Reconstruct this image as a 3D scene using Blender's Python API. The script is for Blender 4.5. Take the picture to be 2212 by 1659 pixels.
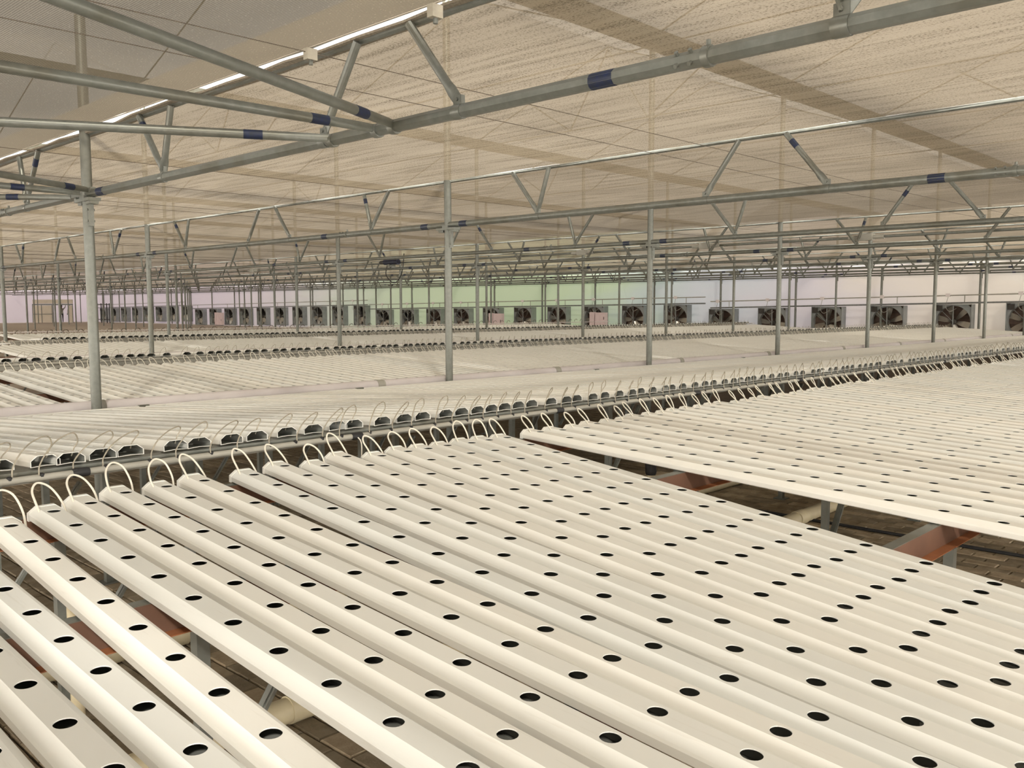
import bpy, math, random
import numpy as np
from mathutils import Vector, Matrix

random.seed(7)
rng = np.random.default_rng(7)
for o in list(bpy.data.objects):
    bpy.data.objects.remove(o, do_unlink=True)
COL = bpy.context.scene.collection
SC = bpy.context.scene

# ------------------------------------------------------------------ camera
W, H, F = 2212, 1659, 1927.0
YAW, PITCH, ROLL = 0.7641, 0.0881, -0.0028
ZO = 1.65                       # camera height above the paving
cyw, syw = math.cos(YAW), math.sin(YAW)
fw = Vector((cyw, syw, 0)); rt = Vector((syw, -cyw, 0)); up = Vector((0, 0, 1))
f2 = fw * math.cos(PITCH) - up * math.sin(PITCH)
u2 = up * math.cos(PITCH) + fw * math.sin(PITCH)
r3 = rt * math.cos(ROLL) + u2 * math.sin(ROLL)
u3 = u2 * math.cos(ROLL) - rt * math.sin(ROLL)
cam_d = bpy.data.cameras.new('camera')
cam_d.sensor_width = 36.0
cam_d.lens = F / W * 36.0
cam_d.clip_start = 0.05
cam_d.clip_end = 500
cam = bpy.data.objects.new('camera', cam_d)
COL.objects.link(cam)
M = Matrix((r3, u3, -f2)).transposed().to_4x4()
M.translation = Vector((0, 0, ZO))
cam.matrix_world = M
SC.camera = cam


def px(x, y, z):
    """photo pixel of a point given with z measured from the paving"""
    p = Vector((x, y, z - ZO)); d = p.dot(f2)
    if d < 0.05:
        return (-1e6, -1e6, d)
    return (W / 2 + F * p.dot(r3) / d, H / 2 - F * p.dot(u3) / d, d)


# ------------------------------------------------------------------ world, sun, exposure
wd = bpy.data.worlds.new('sky'); SC.world = wd; wd.use_nodes = True
wt = wd.node_tree
bg = wt.nodes['Background']
bg.inputs['Color'].default_value = (1.0, 0.985, 0.955, 1)
bg.inputs['Strength'].default_value = 1.25
sun_d = bpy.data.lights.new('sun', 'SUN')
sun_d.energy = 30
sun_d.angle = math.radians(4.5)
sun_d.color = (1.0, 0.945, 0.85)
sun = bpy.data.objects.new('sun', sun_d); COL.objects.link(sun)
sun.rotation_euler = Vector((2.0, 2.79, -2.34)).to_track_quat('-Z', 'Y').to_euler()
sun.location = (-4, -10, 12)
SC.view_settings.view_transform = 'Standard'
SC.view_settings.look = 'None'
SC.view_settings.gamma = 1.0
SC.view_settings.use_curve_mapping = False
SC.view_settings.exposure = -0.04


# ------------------------------------------------------------------ materials
def nmat(name):
    m = bpy.data.materials.new(name); m.use_nodes = True
    t = m.node_tree
    return m, t, t.nodes, t.links, t.nodes['Principled BSDF']


def noise(N, L, co, scale, detail=3, rough=0.55):
    n = N.new('ShaderNodeTexNoise')
    n.inputs['Scale'].default_value = scale
    n.inputs['Detail'].default_value = detail
    n.inputs['Roughness'].default_value = rough
    if co is not None:
        L.new(co, n.inputs['Vector'])
    return n


def ramp(N, L, fac, stops):
    r = N.new('ShaderNodeValToRGB')
    e = r.color_ramp.elements
    while len(e) < len(stops):
        e.new(0.5)
    for k, (p, c) in enumerate(stops):
        e[k].position = p
        e[k].color = (*c, 1) if len(c) == 3 else c
    L.new(fac, r.inputs['Fac'])
    return r


def objco(N, L, scale=(1, 1, 1), mode='Object'):
    tc = N.new('ShaderNodeTexCoord')
    mp = N.new('ShaderNodeMapping')
    mp.inputs['Scale'].default_value = scale
    L.new(tc.outputs[mode], mp.inputs['Vector'])
    return mp.outputs['Vector']


def worldco(N, L, scale=(1, 1, 1)):
    g = N.new('ShaderNodeNewGeometry')
    mp = N.new('ShaderNodeMapping')
    mp.inputs['Scale'].default_value = scale
    L.new(g.outputs['Position'], mp.inputs['Vector'])
    return mp.outputs['Vector']


def simple(name, c1, c2=None, scale=8, rough=0.5, metal=0.0, stretch=(1, 1, 1), bump=0.0, spec=0.5):
    m, t, N, L, P = nmat(name)
    co = worldco(N, L, stretch)
    n = noise(N, L, co, scale)
    c2 = c2 or tuple(x * 0.86 for x in c1)
    r = ramp(N, L, n.outputs['Fac'], [(0.32, c2), (0.68, c1)])
    L.new(r.outputs['Color'], P.inputs['Base Color'])
    P.inputs['Roughness'].default_value = rough
    P.inputs['Metallic'].default_value = metal
    P.inputs['Specular IOR Level'].default_value = spec
    if bump:
        b = N.new('ShaderNodeBump'); b.inputs['Strength'].default_value = bump
        b.inputs['Distance'].default_value = 0.01
        L.new(n.outputs['Fac'], b.inputs['Height']); L.new(b.outputs['Normal'], P.inputs['Normal'])
    return m


def pvc_material():
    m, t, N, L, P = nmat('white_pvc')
    co = worldco(N, L)
    n = noise(N, L, co, 2.2, 2)
    # faint difference from channel to channel (aged, slightly yellowed plastic)
    oi = N.new('ShaderNodeObjectInfo')
    r1 = ramp(N, L, oi.outputs['Random'], [(0.0, (0.85, 0.87, 0.85)), (1.0, (0.90, 0.89, 0.84))])
    co2 = worldco(N, L, (60, 3, 20))
    n2 = noise(N, L, co2, 1.0, 4, 0.7)
    r2 = ramp(N, L, n2.outputs['Fac'], [(0.30, (0.84, 0.82, 0.79)), (0.40, (1, 1, 1))])
    mx = N.new('ShaderNodeMix'); mx.data_type = 'RGBA'; mx.blend_type = 'MULTIPLY'
    mx.inputs[0].default_value = 0.35
    L.new(r1.outputs['Color'], mx.inputs[6]); L.new(r2.outputs['Color'], mx.inputs[7])
    r3_ = ramp(N, L, n.outputs['Fac'], [(0.3, (0.95, 0.95, 0.95)), (0.7, (1, 1, 1))])
    m2 = N.new('ShaderNodeMix'); m2.data_type = 'RGBA'; m2.blend_type = 'MULTIPLY'
    m2.inputs[0].default_value = 1.0
    L.new(mx.outputs[2], m2.inputs[6]); L.new(r3_.outputs['Color'], m2.inputs[7])
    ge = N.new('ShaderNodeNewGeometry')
    m3 = N.new('ShaderNodeMix'); m3.data_type = 'RGBA'      # grey inner faces: shade inside the white channels painted in
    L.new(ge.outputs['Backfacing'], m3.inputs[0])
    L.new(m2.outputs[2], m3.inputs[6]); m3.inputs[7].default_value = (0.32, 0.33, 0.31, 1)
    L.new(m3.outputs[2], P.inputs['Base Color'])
    P.inputs['Roughness'].default_value = 0.42
    P.inputs['Specular IOR Level'].default_value = 0.35
    return m


def galv_material():
    m, t, N, L, P = nmat('galvanised_steel')
    co = worldco(N, L)
    n = noise(N, L, co, 22, 4, 0.6)
    n2 = noise(N, L, worldco(N, L, (1, 1, 0.3)), 3.0, 2)
    r = ramp(N, L, n.outputs['Fac'], [(0.3, (0.165, 0.174, 0.157)), (0.7, (0.215, 0.224, 0.204))])
    r2 = ramp(N, L, n2.outputs['Fac'], [(0.34, (0.78, 0.72, 0.62)), (0.5, (1, 1, 1))])
    mx = N.new('ShaderNodeMix'); mx.data_type = 'RGBA'; mx.blend_type = 'MULTIPLY'
    mx.inputs[0].default_value = 0.7
    L.new(r.outputs['Color'], mx.inputs[6]); L.new(r2.outputs['Color'], mx.inputs[7])
    L.new(mx.outputs[2], P.inputs['Base Color'])
    P.inputs['Metallic'].default_value = 0.5
    rr = ramp(N, L, n.outputs['Fac'], [(0.3, (0.34,) * 3), (0.7, (0.46,) * 3)])
    L.new(rr.outputs['Color'], P.inputs['Roughness'])
    return m


def cloth_material(name, light, dark, clear, ribs=0.0, contrast=1.0, trans=0.75):
    """woven shade cloth: lets daylight through diffusely, a little straight through"""
    m, t, N, L, P = nmat(name)
    N.remove(P)
    out = [n for n in N if n.type == 'OUTPUT_MATERIAL'][0]
    fine = noise(N, L, worldco(N, L, (130, 62, 1)), 1.0, 2, 0.6)     # small specks in the weave
    mid = noise(N, L, worldco(N, L, (16, 0.9, 1)), 1.0, 3, 0.65)      # streaks where dust lies thicker
    big = noise(N, L, worldco(N, L, (1.3, 0.5, 1)), 1.0, 3, 0.6)
    a = N.new('ShaderNodeMath'); a.operation = 'MULTIPLY_ADD'
    L.new(mid.outputs['Fac'], a.inputs[0]); a.inputs[1].default_value = 0.55; L.new(fine.outputs['Fac'], a.inputs[2])
    f1 = ramp(N, L, a.outputs[0], [(0.60, (0.0,) * 3), (0.76, (1,) * 3)])
    f2_ = ramp(N, L, mid.outputs['Fac'], [(0.38, (0.87,) * 3), (0.56, (1,) * 3)])
    f3 = ramp(N, L, big.outputs['Fac'], [(0.36, (0.74,) * 3), (0.60, (1,) * 3)])
    a2 = N.new('ShaderNodeMath'); a2.operation = 'MULTIPLY'
    L.new(f1.outputs['Color'], a2.inputs[0]); L.new(f2_.outputs['Color'], a2.inputs[1])
    b = N.new('ShaderNodeMath'); b.operation = 'MULTIPLY'
    L.new(a2.outputs[0], b.inputs[0]); L.new(f3.outputs['Color'], b.inputs[1])
    fac = b.outputs[0]
    if ribs > 0:
        wv = N.new('ShaderNodeTexWave'); wv.wave_type = 'BANDS'; wv.bands_direction = 'X'
        wv.inputs['Scale'].default_value = 24.0
        wv.inputs['Distortion'].default_value = 0.15
        L.new(worldco(N, L, (1, 1, 0)), wv.inputs['Vector'])
        sp = noise(N, L, worldco(N, L, (90, 60, 1)), 1.0, 2, 0.6)
        rs = ramp(N, L, sp.outputs['Fac'], [(0.56, (0,) * 3), (0.70, (1,) * 3)])
        q = ramp(N, L, wv.outputs['Fac'], [(0.1, (0.15,) * 3), (0.6, (0.75,) * 3)])
        mxr = N.new('ShaderNodeMath'); mxr.operation = 'MULTIPLY'
        L.new(q.outputs['Color'], mxr.inputs[0]); L.new(f3.outputs['Color'], mxr.inputs[1])
        ad = N.new('ShaderNodeMath'); ad.operation = 'MAXIMUM'
        L.new(mxr.outputs[0], ad.inputs[0]); L.new(rs.outputs['Color'], ad.inputs[1])
        fac = ad.outputs[0]
    col = ramp(N, L, fac, [(0.0, dark), (1.0, light)])
    tr = N.new('ShaderNodeBsdfTranslucent'); L.new(col.outputs['Color'], tr.inputs['Color'])
    df = N.new('ShaderNodeBsdfDiffuse'); L.new(col.outputs['Color'], df.inputs['Color'])
    tp = N.new('ShaderNodeBsdfTransparent'); tp.inputs['Color'].default_value = (1, 0.965, 0.90, 1)
    m1 = N.new('ShaderNodeMixShader'); m1.inputs[0].default_value = trans
    L.new(df.outputs[0], m1.inputs[1]); L.new(tr.outputs[0], m1.inputs[2])
    op = N.new('ShaderNodeMapRange'); op.inputs['To Min'].default_value = clear * 0.25; op.inputs['To Max'].default_value = clear
    L.new(fac, op.inputs['Value'])
    m2 = N.new('ShaderNodeMixShader'); L.new(op.outputs['Result'], m2.inputs[0])
    L.new(m1.outputs[0], m2.inputs[1]); L.new(tp.outputs[0], m2.inputs[2])
    L.new(m2.outputs[0], out.inputs['Surface'])
    return m


def film_material(name, clear, col=(0.93, 0.93, 0.93)):
    m, t, N, L, P = nmat(name)
    N.remove(P)
    out = [n for n in N if n.type == 'OUTPUT_MATERIAL'][0]
    n = noise(N, L, worldco(N, L), 0.8, 3)
    c = ramp(N, L, n.outputs['Fac'], [(0.3, tuple(x * 0.95 for x in col)), (0.7, col)])
    tr = N.new('ShaderNodeBsdfTranslucent'); L.new(c.outputs['Color'], tr.inputs['Color'])
    tp = N.new('ShaderNodeBsdfTransparent')
    m2 = N.new('ShaderNodeMixShader'); m2.inputs[0].default_value = clear
    L.new(tr.outputs[0], m2.inputs[1]); L.new(tp.outputs[0], m2.inputs[2])
    L.new(m2.outputs[0], out.inputs['Surface'])
    return m


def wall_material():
    """translucent wall sheet, light and greenery from outside painted in as tints"""
    m, t, N, L, P = nmat('outside_light_wall_sheet')
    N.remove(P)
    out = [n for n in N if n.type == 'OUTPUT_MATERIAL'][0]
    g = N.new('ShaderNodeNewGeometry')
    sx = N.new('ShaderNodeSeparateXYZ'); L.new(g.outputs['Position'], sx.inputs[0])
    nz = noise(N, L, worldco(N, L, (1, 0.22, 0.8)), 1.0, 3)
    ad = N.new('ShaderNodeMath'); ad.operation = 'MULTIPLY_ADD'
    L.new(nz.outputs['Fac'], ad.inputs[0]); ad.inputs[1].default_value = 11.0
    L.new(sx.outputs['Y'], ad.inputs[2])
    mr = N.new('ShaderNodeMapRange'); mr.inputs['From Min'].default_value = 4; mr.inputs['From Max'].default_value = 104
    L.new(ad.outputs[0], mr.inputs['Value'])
    r = ramp(N, L, mr.outputs['Result'], [  # colours of the light coming through from outside, put into the sheet
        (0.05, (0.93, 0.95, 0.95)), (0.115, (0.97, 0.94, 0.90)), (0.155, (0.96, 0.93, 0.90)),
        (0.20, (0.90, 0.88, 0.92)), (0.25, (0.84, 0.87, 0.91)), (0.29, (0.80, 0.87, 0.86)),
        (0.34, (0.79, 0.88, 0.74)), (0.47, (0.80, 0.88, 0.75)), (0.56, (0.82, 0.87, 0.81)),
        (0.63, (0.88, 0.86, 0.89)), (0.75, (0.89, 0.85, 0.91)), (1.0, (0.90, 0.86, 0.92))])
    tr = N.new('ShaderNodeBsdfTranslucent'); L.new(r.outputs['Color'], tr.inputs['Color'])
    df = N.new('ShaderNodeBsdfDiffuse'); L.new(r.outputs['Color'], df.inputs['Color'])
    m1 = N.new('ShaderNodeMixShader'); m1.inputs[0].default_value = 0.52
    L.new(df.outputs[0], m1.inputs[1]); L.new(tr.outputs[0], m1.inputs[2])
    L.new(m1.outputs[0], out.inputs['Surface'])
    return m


def paving_material():
    m, t, N, L, P = nmat('concrete_paver')
    oi = N.new('ShaderNodeObjectInfo')
    n = noise(N, L, worldco(N, L), 9, 4, 0.65)
    r = ramp(N, L, n.outputs['Fac'], [(0.3, (0.27, 0.215, 0.15)), (0.7, (0.47, 0.395, 0.285))])
    r2 = ramp(N, L, oi.outputs['Random'], [(0, (0.62,) * 3), (1, (1.15, 1.12, 1.08))])
    mx = N.new('ShaderNodeMix'); mx.data_type = 'RGBA'; mx.blend_type = 'MULTIPLY'; mx.inputs[0].default_value = 1
    L.new(r.outputs['Color'], mx.inputs[6]); L.new(r2.outputs['Color'], mx.inputs[7])
    L.new(mx.outputs[2], P.inputs['Base Color'])
    P.inputs['Roughness'].default_value = 0.9
    P.inputs['Specular IOR Level'].default_value = 0.15
    b = N.new('ShaderNodeBump'); b.inputs['Strength'].default_value = 0.4; b.inputs['Distance'].default_value = 0.004
    L.new(noise(N, L, worldco(N, L), 120, 3).outputs['Fac'], b.inputs['Height'])
    L.new(b.outputs['Normal'], P.inputs['Normal'])
    return m


def ground_material():
    m, t, N, L, P = nmat('sanded_ground')
    br = N.new('ShaderNodeTexBrick')
    br.inputs['Scale'].default_value = 1.0
    br.inputs['Brick Width'].default_value = 0.2
    br.inputs['Row Height'].default_value = 0.1
    br.inputs['Mortar Size'].default_value = 0.004
    br.inputs['Color1'].default_value = (0.46, 0.395, 0.34, 1)
    br.inputs['Color2'].default_value = (0.40, 0.34, 0.29, 1)
    br.inputs['Mortar'].default_value = (0.33, 0.28, 0.24, 1)
    mp = N.new('ShaderNodeMapping'); mp.inputs['Rotation'].default_value = (0, 0, math.pi / 2)
    g = N.new('ShaderNodeNewGeometry'); L.new(g.outputs['Position'], mp.inputs['Vector'])
    L.new(mp.outputs[0], br.inputs['Vector'])
    L.new(br.outputs['Color'], P.inputs['Base Color'])
    P.inputs['Roughness'].default_value = 0.95
    P.inputs['Specular IOR Level'].default_value = 0.1
    return m


PVC = pvc_material()
GALV = galv_material()
CLOTH = [cloth_material('grey_brown_screen', (0.27, 0.237, 0.183), (0.115, 0.10, 0.076), 0.115, ribs=1.0, trans=0.055),
         cloth_material('cream_screen', (0.35, 0.293, 0.215), (0.145, 0.117, 0.082), 0.075, trans=0.145),
         cloth_material('tan_screen', (0.32, 0.265, 0.193), (0.14, 0.113, 0.08), 0.06, trans=0.125),
         cloth_material('dull_screen', (0.27, 0.223, 0.163), (0.12, 0.098, 0.07), 0.055, trans=0.11)]
EDGE = simple('sun_stop', (0.52, 0.47, 0.40), (0.46, 0.42, 0.36), 20, 0.7)  # for the added bar that stops sun at the slit
HEM = simple('screen_hem', (0.36, 0.32, 0.26), (0.24, 0.21, 0.17), 60, 0.9, spec=0.1)
FILM = film_material('roof_film', 0.70)
SIDEFILM = film_material('side_film', 0.05, (0.90, 0.90, 0.90))
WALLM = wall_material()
PAVER = paving_material()
GROUND = ground_material()
TUBEM = simple('soft_white_tube', (0.80, 0.77, 0.68), (0.74, 0.70, 0.61), 30, 0.4)
GTUBE = simple('grey_white_tube', (0.40, 0.365, 0.29), (0.33, 0.30, 0.24), 30, 0.45)
GREYPVC = simple('grey_pvc', (0.40, 0.39, 0.345), (0.33, 0.32, 0.28), 6, 0.5)
LILAC = simple('drain_pvc', (0.66, 0.62, 0.63), (0.60, 0.56, 0.57), 4, 0.4)
BLACK = simple('black_rubber', (0.025, 0.025, 0.027), (0.018, 0.018, 0.02), 30, 0.6)
CREAM = simple('aged_cream_pvc', (0.58, 0.51, 0.34), (0.48, 0.41, 0.27), 9, 0.5)
PRIMER = simple('red_oxide_primer', (0.19, 0.105, 0.072), (0.155, 0.088, 0.062), 7, 0.75, spec=0.2)
REDLIP = simple('lit_red_oxide', (0.38, 0.15, 0.065), (0.27, 0.11, 0.055), 9, 0.7, spec=0.2)  # the purlin primer again, with light on the bottom flange painted in
BLUE = simple('blue_marking_paint', (0.007, 0.016, 0.062), (0.012, 0.018, 0.035), 40, 0.55)
RUST = simple('rusty_steel', (0.30, 0.15, 0.06), (0.18, 0.12, 0.08), 30, 0.8, spec=0.2)
WIRE = simple('dark_wire', (0.16, 0.13, 0.10), (0.12, 0.10, 0.08), 30, 0.6)
FANCASE = simple('fan_casing', (0.34, 0.36, 0.36), (0.27, 0.29, 0.29), 3, 0.5, 0.4)
FANDARK = simple('fan_dark', (0.055, 0.05, 0.045), (0.04, 0.036, 0.033), 6, 0.6)
BLADE = simple('fan_blade', (0.62, 0.60, 0.55), (0.5, 0.48, 0.44), 5, 0.28, 0.9)
LOUVER = simple('fan_louver', (0.17, 0.11, 0.085), (0.12, 0.08, 0.065), 5, 0.6)
PINK = simple('pale_pink_box', (0.78, 0.64, 0.66), (0.72, 0.58, 0.60), 4, 0.6)
RAILM = simple('wall_rail_steel', (0.25, 0.26, 0.26), (0.18, 0.19, 0.19), 10, 0.5, 0.4)
BEIGE = simple('beige_panel', (0.62, 0.55, 0.46), (0.56, 0.50, 0.42), 2, 0.7)
PALE = simple('pale_wall_panel', (0.80, 0.74, 0.74), (0.76, 0.70, 0.70), 1, 0.7)
MOTORM = simple('motor_blue', (0.012, 0.018, 0.055), (0.02, 0.022, 0.04), 20, 0.45)
REDH = simple('red_handle', (0.42, 0.02, 0.015), (0.32, 0.02, 0.015), 20, 0.5)
SKIN = simple('skin', (0.20, 0.11, 0.07), (0.17, 0.09, 0.06), 10, 0.6)
DARKCLOTH = simple('dark_fabric', (0.025, 0.024, 0.028), (0.018, 0.018, 0.02), 30, 0.9)
GREYCLOTH = simple('grey_fabric', (0.34, 0.34, 0.30), (0.28, 0.28, 0.25), 30, 0.9)
PALECLOTH = simple('pale_fabric', (0.70, 0.64, 0.55), (0.62, 0.56, 0.48), 30, 0.9)


# ------------------------------------------------------------------ mesh helpers
class MB:
    def __init__(self):
        self.v = []; self.f = []

    def add(self, v, f):
        n = len(self.v)
        self.v += [tuple(p) for p in v]
        self.f += [tuple(i + n for i in q) for q in f]

    def box(self, x0, x1, y0, y1, z0, z1):
        self.add([(x0, y0, z0), (x1, y0, z0), (x1, y1, z0), (x0, y1, z0),
                  (x0, y0, z1), (x1, y0, z1), (x1, y1, z1), (x0, y1, z1)],
                 [(0, 3, 2, 1), (4, 5, 6, 7), (0, 1, 5, 4), (1, 2, 6, 5), (2, 3, 7, 6), (3, 0, 4, 7)])

    def tube(self, pts, r, n=8, cap=True, flat=None):
        pts = [Vector(p) for p in pts]
        rs = r if isinstance(r, (list, tuple)) else [r] * len(pts)
        fl = flat or [1.0] * len(pts)
        rings = []
        u = None
        for k, p in enumerate(pts):
            a = pts[max(0, k - 1)]; b = pts[min(len(pts) - 1, k + 1)]
            d = (b - a).normalized()
            if u is None:
                u = Vector((0, 0, 1)) if abs(d.z) < 0.9 else Vector((1, 0, 0))
            u = (u - d * u.dot(d)).normalized()
            w = d.cross(u)
            rings.append([p + (u * math.cos(2 * math.pi * i / n + math.pi / n) +
                               w * math.sin(2 * math.pi * i / n + math.pi / n) * fl[k]) * rs[k] for i in range(n)])
        v = [q for rg in rings for q in rg]
        f = []
        for k in range(len(pts) - 1):
            for i in range(n):
                j = (i + 1) % n
                f.append((k * n + i, k * n + j, (k + 1) * n + j, (k + 1) * n + i))
        if cap:
            f.append(tuple(range(n - 1, -1, -1)))
            f.append(tuple((len(pts) - 1) * n + i for i in range(n)))
        self.add(v, f)

    def bar(self, a, b, w, h):
        """rectangular bar from a to b"""
        a = Vector(a); b = Vector(b); d = (b - a).normalized()
        u = Vector((0, 0, 1)) if abs(d.z) < 0.95 else Vector((0, 1, 0))
        s = d.cross(u).normalized(); u = s.cross(d)
        v = []
        for p in (a, b):
            for i, j in ((-1, -1), (1, -1), (1, 1), (-1, 1)):
                v.append(p + s * (i * w / 2) + u * (j * h / 2))
        self.add(v, [(3, 2, 1, 0), (4, 5, 6, 7), (0, 1, 5, 4), (1, 2, 6, 5), (2, 3, 7, 6), (3, 0, 4, 7)])

    def prism(self, prof, a, b, axis):
        """2-D profile extruded along an axis from a to b ('x': profile in y,z; 'y': in x,z)"""
        n = len(prof)
        v = []
        for t in (a, b):
            for (p, q) in prof:
                v.append((t, p, q) if axis == 'x' else (p, t, q))
        f = [(i, (i + 1) % n, n + (i + 1) % n, n + i) for i in range(n)]
        f.append(tuple(range(n - 1, -1, -1))); f.append(tuple(range(n, 2 * n)))
        self.add(v, f)

    def mesh(self, name, mat, smooth=35):
        me = bpy.data.meshes.new(name)
        me.from_pydata([tuple(p) for p in self.v], [], self.f)
        me.materials.append(mat)
        import bmesh
        bm = bmesh.new(); bm.from_mesh(me)
        bmesh.ops.recalc_face_normals(bm, faces=bm.faces)
        bm.to_mesh(me); bm.free()
        if smooth:
            me.shade_smooth()
            me.set_sharp_from_angle(angle=math.radians(smooth))
        return me

    def build(self, name, mat, parent=None, loc=(0, 0, 0), smooth=35):
        return link(name, self.mesh(name, mat, smooth), parent, loc)


def link(name, me, parent=None, loc=(0, 0, 0), rot=None):
    o = bpy.data.objects.new(name, me)
    COL.objects.link(o)
    o.location = loc
    if rot:
        o.rotation_euler = rot
    if parent:
        o.parent = parent
    return o


def tag(o, label, cat, group=None, kind=None):
    o['label'] = label; o['category'] = cat
    if group: o['group'] = group
    if kind: o['kind'] = kind
    return o


def thing(name, label, cat, loc=(0, 0, 0), rot=None, group=None):
    o = bpy.data.objects.new(name, None); COL.objects.link(o)
    o.empty_display_size = 0.1
    o.location = loc
    if rot: o.rotation_euler = rot
    return tag(o, label, cat, group)


def struct(o):
    o['kind'] = 'structure'
    return o


def catmull(pts, n=6):
    P = [Vector(p) for p in pts]
    P = [P[0] * 2 - P[1]] + P + [P[-1] * 2 - P[-2]]
    out = []
    for k in range(1, len(P) - 2):
        for s in range(n):
            t = s / n
            a, b, c, d = P[k - 1], P[k], P[k + 1], P[k + 2]
            out.append(0.5 * ((2 * b) + (c - a) * t + (2 * a - 5 * b + 4 * c - d) * t * t + (3 * b - a - 3 * c + d) * t ** 3))
    out.append(P[-2])
    return out


ONES = ['', 'first', 'second', 'third', 'fourth', 'fifth', 'sixth', 'seventh', 'eighth', 'ninth', 'tenth', 'eleventh', 'twelfth',
        'thirteenth', 'fourteenth', 'fifteenth', 'sixteenth', 'seventeenth', 'eighteenth', 'nineteenth']
TENS = ['', '', 'twent', 'thirt', 'fort', 'fift', 'sixt', 'sevent', 'eight', 'ninet']
ORD = []
for q in range(1, 140):
    h_, r_ = divmod(q, 100)
    pre = 'hundred-and-' if h_ else ''
    if r_ == 0: w_ = 'hundredth'; pre = ''
    elif r_ < 20: w_ = ONES[r_]
    elif r_ % 10 == 0: w_ = TENS[r_ // 10] + 'ieth'
    else: w_ = TENS[r_ // 10] + 'y-' + ONES[r_ % 10]
    ORD.append(pre + w_)

# ------------------------------------------------------------------ layout
S = 4.0                      # distance between trusses
X0 = 2.97                    # first truss in view
BAY = 7.8                    # distance between post rows
YG = 7.69                    # first post row
NT = 10
XW = 39.0                    # fan wall
YEND = 101.0
rowY = lambda j: YG + BAY * j
trX = lambda i: X0 + S * i
chZ = lambda i: ZO + 0.92 + 0.045 * max(0, i - 2)      # lower chord
upZ = lambda i: chZ(i) + 0.49                           # upper chord and cloth
GUTZ = ZO + 3.72                                        # roof gutter

# ------------------------------------------------------------------ floor
m = MB(); m.box(-12, 46, -12, 112, -0.12, -0.045)
floor = struct(m.build('floor', GROUND, smooth=0))
# pavers: two by one bond, long side along the channels
pl, pw, ph, jt = 0.2, 0.1, 0.05, 0.006


def paver_mesh():
    mb = MB()
    a, b, c = (pw - jt) / 2, (pl - jt) / 2, 0.006
    mb.v = [(-a, -b, -ph), (a, -b, -ph), (a, b, -ph), (-a, b, -ph), (-a, -b, -c), (a, -b, -c), (a, b, -c), (-a, b, -c),
            (-a + c, -b + c, 0), (a - c, -b + c, 0), (a - c, b - c, 0), (-a + c, b - c, 0)]
    mb.f = [(0, 1, 5, 4), (1, 2, 6, 5), (2, 3, 7, 6), (3, 0, 4, 7), (4, 5, 9, 8), (5, 6, 10, 9), (6, 7, 11, 10), (7, 4, 8, 11), (8, 9, 10, 11)]
    return mb


pm = paver_mesh()
pav_me = pm.mesh('paver', PAVER, 0)


def inpoly(x, y, poly):
    c = False
    for k in range(len(poly)):
        x1, y1 = poly[k]; x2, y2 = poly[k - 1]
        if (y1 > y) != (y2 > y) and x < (x2 - x1) * (y - y1) / (y2 - y1) + x1:
            c = not c
    return c


POLYS = [[(1108, 944), (2212, 1165), (2212, 1272), (1650, 1112)],
         [(30, 1130), (105, 1135), (600, 1500), (820, 1659), (640, 1659), (300, 1400)],
         [(0, 1060), (120, 1050), (900, 960), (1100, 905), (1100, 880), (700, 950), (0, 1040)]]
cand, rest = [], []
for ix in range(-4, 110):
    for iy in range(-2, 62):
        x = ix * pw; y = iy * pl + (pl / 2 if ix % 2 else 0)
        q = px(x, y, 0)
        if q[2] > 0.3 and -40 < q[0] < W + 40 and q[1] < H + 60:
            vis = any(inpoly(q[0], q[1], P_) for P_ in POLYS)
            (cand if vis else rest).append((q[2], x, y))
cand.sort()
for d, x, y in cand[:300]:
    o = link('paver', pav_me, floor, (x, y, random.uniform(-0.002, 0.002)))
rest += cand[300:]
V = np.array(pm.v); P3 = np.array([(x, y, 0) for _, x, y in rest]) + np.c_[np.zeros((len(rest), 2)), rng.uniform(-.003, .003, len(rest))]
VV = (V[None] + P3[:, None]).reshape(-1, 3)
FF = (np.array(pm.f)[None] + (np.arange(len(rest)) * len(V))[:, None, None]).reshape(-1, 4)
me = bpy.data.meshes.new('paver_field'); me.from_pydata(VV.tolist(), [], FF.tolist()); me.materials.append(PAVER)
o = link('paver_field', me, floor); o['kind'] = 'stuff'

# ------------------------------------------------------------------ walls and roof skin
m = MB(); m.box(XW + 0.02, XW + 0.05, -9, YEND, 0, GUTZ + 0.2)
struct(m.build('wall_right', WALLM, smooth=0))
m = MB(); m.box(-7.03, -7.0, -9, YEND, 0, GUTZ)
struct(m.build('wall_left', SIDEFILM, smooth=0))
m = MB(); m.box(-7, XW, -9.03, -9, 0, GUTZ)
struct(m.build('wall_front', SIDEFILM, smooth=0))
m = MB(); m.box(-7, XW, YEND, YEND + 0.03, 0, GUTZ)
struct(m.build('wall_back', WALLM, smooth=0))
m = MB()
for j in range(-2, 12):
    y0 = rowY(j); n = 10
    v = []; f = []
    for k in range(n + 1):
        t = k / n
        y = y0 + t * BAY
        z = GUTZ + 0.17 + 1.44 * (1 - abs(2 * t - 1))
        v += [(-7.5, y, z), (XW + 0.6, y, z)]
    for k in range(n):
        f.append((2 * k, 2 * k + 1, 2 * k + 3, 2 * k + 2))
    m.add(v, f)
struct(m.build('ceiling', FILM, smooth=30))

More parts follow.
